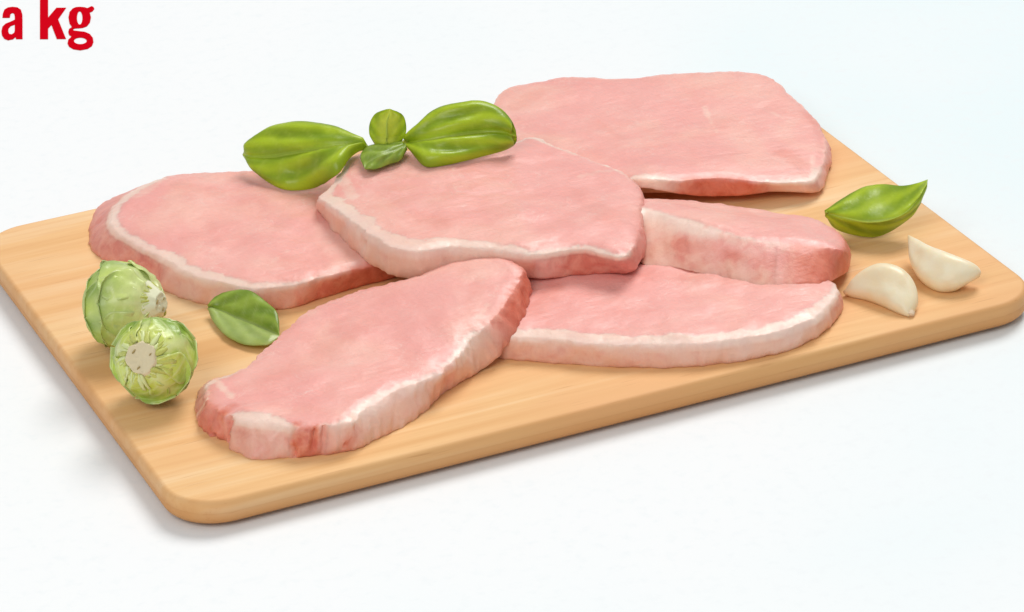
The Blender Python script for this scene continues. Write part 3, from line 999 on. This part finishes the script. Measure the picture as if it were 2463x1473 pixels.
    for i in range(len(rings) - 1):
        for k in range(npn):
            k2 = (k + 1) % npn
            fs.append((i * npn + k, i * npn + k2, (i + 1) * npn + k2, (i + 1) * npn + k))
    fs.append(tuple(range((len(rings) - 1) * npn, len(rings) * npn)))
    st = mesh_obj('stem', vs, fs, cutmat or M_CUT, root)
    for k in range(64):
        a0 = 2 * math.pi * k / 64 * 2 + rnd.uniform(-.12, .12)
        wid = rnd.uniform(.05, .13)
        r_in, r_out = cut_r * rnd.uniform(.98, 1.12), cut_r * rnd.uniform(1.25, 2.1)
        lift = rnd.uniform(-0.0001, 0.0009)
        vv, ff = [], []
        for lay_ in (0, 1):
            for i in range(6):
                for j in range(5):
                    u_, w_ = i / 5, j / 4 * 2 - 1
                    rr2 = r_in + (r_out - r_in) * u_
                    a = a0 + w_ * wid * (0.6 + .6 * math.sin(math.pi * min(1, u_ + .25))) + .15 * u_
                    hgt = math.sqrt(max(0.0, (r * stretch * 1.0) ** 2 - rr2 * rr2)) + lift * (1.2 - u_) - lay_ * 0.0004 + 0.0004 * (1 - w_ * w_)
                    vv.append(cv + ax * hgt + (e1 * math.cos(a) + e2 * math.sin(a)) * rr2)
        for i in range(5):
            for j in range(4):
                b0 = i * 5 + j
                ff.append((b0, b0 + 1, b0 + 6, b0 + 5))
                ff.append((30 + b0, 30 + b0 + 5, 30 + b0 + 6, 30 + b0 + 1))
        eg = [0, 1, 2, 3, 4, 9, 14, 19, 24, 29, 28, 27, 26, 25, 20, 15, 10, 5]
        for i in range(len(eg)):
            ff.append((eg[i], 30 + eg[i], 30 + eg[(i + 1) % 18], eg[(i + 1) % 18]))
        mesh_obj('trimmed_leaf', vv, ff, M_FRILL if k % 3 else M_SPROUT, root, [[.8, .6, 0, 1]] * 60)
    for k in range(3):
        a = k * 2 * math.pi / 3 + seed
        q = cv + ax * (top * 0.999) + (e1 * math.cos(a) + e2 * math.sin(a)) * cut_r * rnd.uniform(.5, .8)
        rr_ = rnd.uniform(.0002, .0004)
        vv, ff = [], []
        for i, (hh, sc) in enumerate(((0.0, 1.0), (0.0004, .8), (0.0005, .35))):
            for m in range(8):
                b = 2 * math.pi * m / 8
                vv.append(q + ax * hh + (e1 * math.cos(b) * 3.2 + e2 * math.sin(b)) * rr_ * sc)
        for i in range(2):
            for m in range(8):
                m2 = (m + 1) % 8
                ff.append((i * 8 + m, i * 8 + m2, (i + 1) * 8 + m2, (i + 1) * 8 + m))
        ff.append(tuple(range(16, 24)))
        po = mesh_obj('pore', vv, ff, M_HOLE, None)
        po.parent = st
    return root


sprout('rear one of two brussels sprouts, pale green with white veins',
       (290, 732), 0.0170, (0.74, 0.02, 0.45), 11, 3, 0.0040, 1.04, 1.10, 1.5, M_PALE, 0.7)
sprout('brussels sprout nearer the front edge, its round cut stem facing the viewer',
       (374, 864), 0.0158, (-0.26, 0.04, 0.95), 12, 11, 0.0058, 0.98, 1.0, 6.0, None, 1.3)


# ------------------------------------------------------------------ garlic
def clove(label, rows, seed, root_end=None):
    """rows: upper (px,py,z), lower (px,py,z), depth mm"""
    P = [[*at(u[0], u[1], u[2] / 1000), *at(l[0], l[1], l[2] / 1000), d / 1000] for u, l, d in rows]
    nu, nv = 40, 36
    G = catmull(P, nu, False)
    loc = (G[:, 0].mean(), G[:, 1].mean(), 0)
    root = thing('garlic_clove', label, 'garlic clove', loc, 'peeled garlic cloves on the board')
    V, cols = [], []
    cen = (G[:, 0:3] + G[:, 3:6]) / 2
    for i in range(nu):
        U, L, d = G[i, 0:3], G[i, 3:6], max(G[i, 6], 0.0003)
        c = (U + L) / 2
        e1 = (U - L) / 2
        tg = cen[min(i + 1, nu - 1)] - cen[max(i - 1, 0)]
        e2 = np.cross(tg, e1)
        e2 = e2 / (np.linalg.norm(e2) + 1e-12)
        for k in range(nv):
            a = 2 * math.pi * k / nv
            # one soft ridge along the clove
            q = 1 + 0.15 * math.cos(3 * (a - 0.6)) * math.sin(math.pi * i / (nu - 1))
            p = c + e1 * math.cos(a) + e2 * d * math.sin(a) * q
            p = p + e2 * 0.0003 * fbm(p, 160, seed)
            V.append(p)
            e = sm(abs(i / (nu - 1) - .5), .38, .5)
            cols.append([0.6 * e + 0.25 * max(0, nz(p, 220, seed)), 0, 0, 1])
    F = []
    for i in range(nu - 1):
        for k in range(nv):
            k2 = (k + 1) % nv
            F.append((i * nv + k, i * nv + k2, (i + 1) * nv + k2, (i + 1) * nv + k))
    F.append(tuple(range(nv))[::-1])
    F.append(tuple(range((nu - 1) * nv, nu * nv)))
    V = np.array(V)
    V[:, 2] = np.maximum(V[:, 2], 0.0002)
    mesh_obj('flesh', V, F, M_GARLIC, root, cols)
    if root_end:
        i = 0 if root_end == 'start' else nu - 1
        i2 = 3 if i == 0 else nu - 4
        c = cen[i]
        dr = cen[i] - cen[i2]
        dr /= np.linalg.norm(dr)
        tube('root_end', [c - dr * 0.0012, c - dr * .0005, c + dr * 0.0002, c + dr * 0.0005], 0.0016, 0.0013, M_SCAR, root, 10)
    return root


clove('crescent shaped peeled garlic clove beside the right end of the front slice', [
    ((2030, 700, 2.5), (2030, 708, 1.2), 0.8), ((2050, 676, 5), (2052, 716, .5), 3.6), ((2085, 650, 8.5), (2085, 724, .3), 5.6),
    ((2130, 637, 11), (2120, 737, .2), 6.6), ((2172, 650, 10.5), (2142, 747, .2), 6.4), ((2200, 682, 7.5), (2160, 755, .2), 5.0),
    ((2208, 722, 4.0), (2176, 760, .3), 3.0), ((2196, 752, 1.5), (2186, 762, .5), 1.0)], 2.0, 'end')
clove('pointed peeled garlic clove nearest the right corner of the board, below the folded leaf', [
    ((2187, 567, 9), (2184, 572, 8.5), .6), ((2208, 577, 9.5), (2188, 602, 6), 2.4), ((2240, 594, 10.5), (2196, 644, 3), 4.4),
    ((2276, 608, 11), (2218, 680, 1), 6.0), ((2312, 622, 10.5), (2256, 702, .3), 6.4), ((2340, 634, 9), (2298, 700, .8), 5.6),
    ((2354, 646, 7), (2330, 678, 3), 3.2), ((2356, 655, 5.5), (2345, 666, 4), 1.2)], 5.0, 'end')
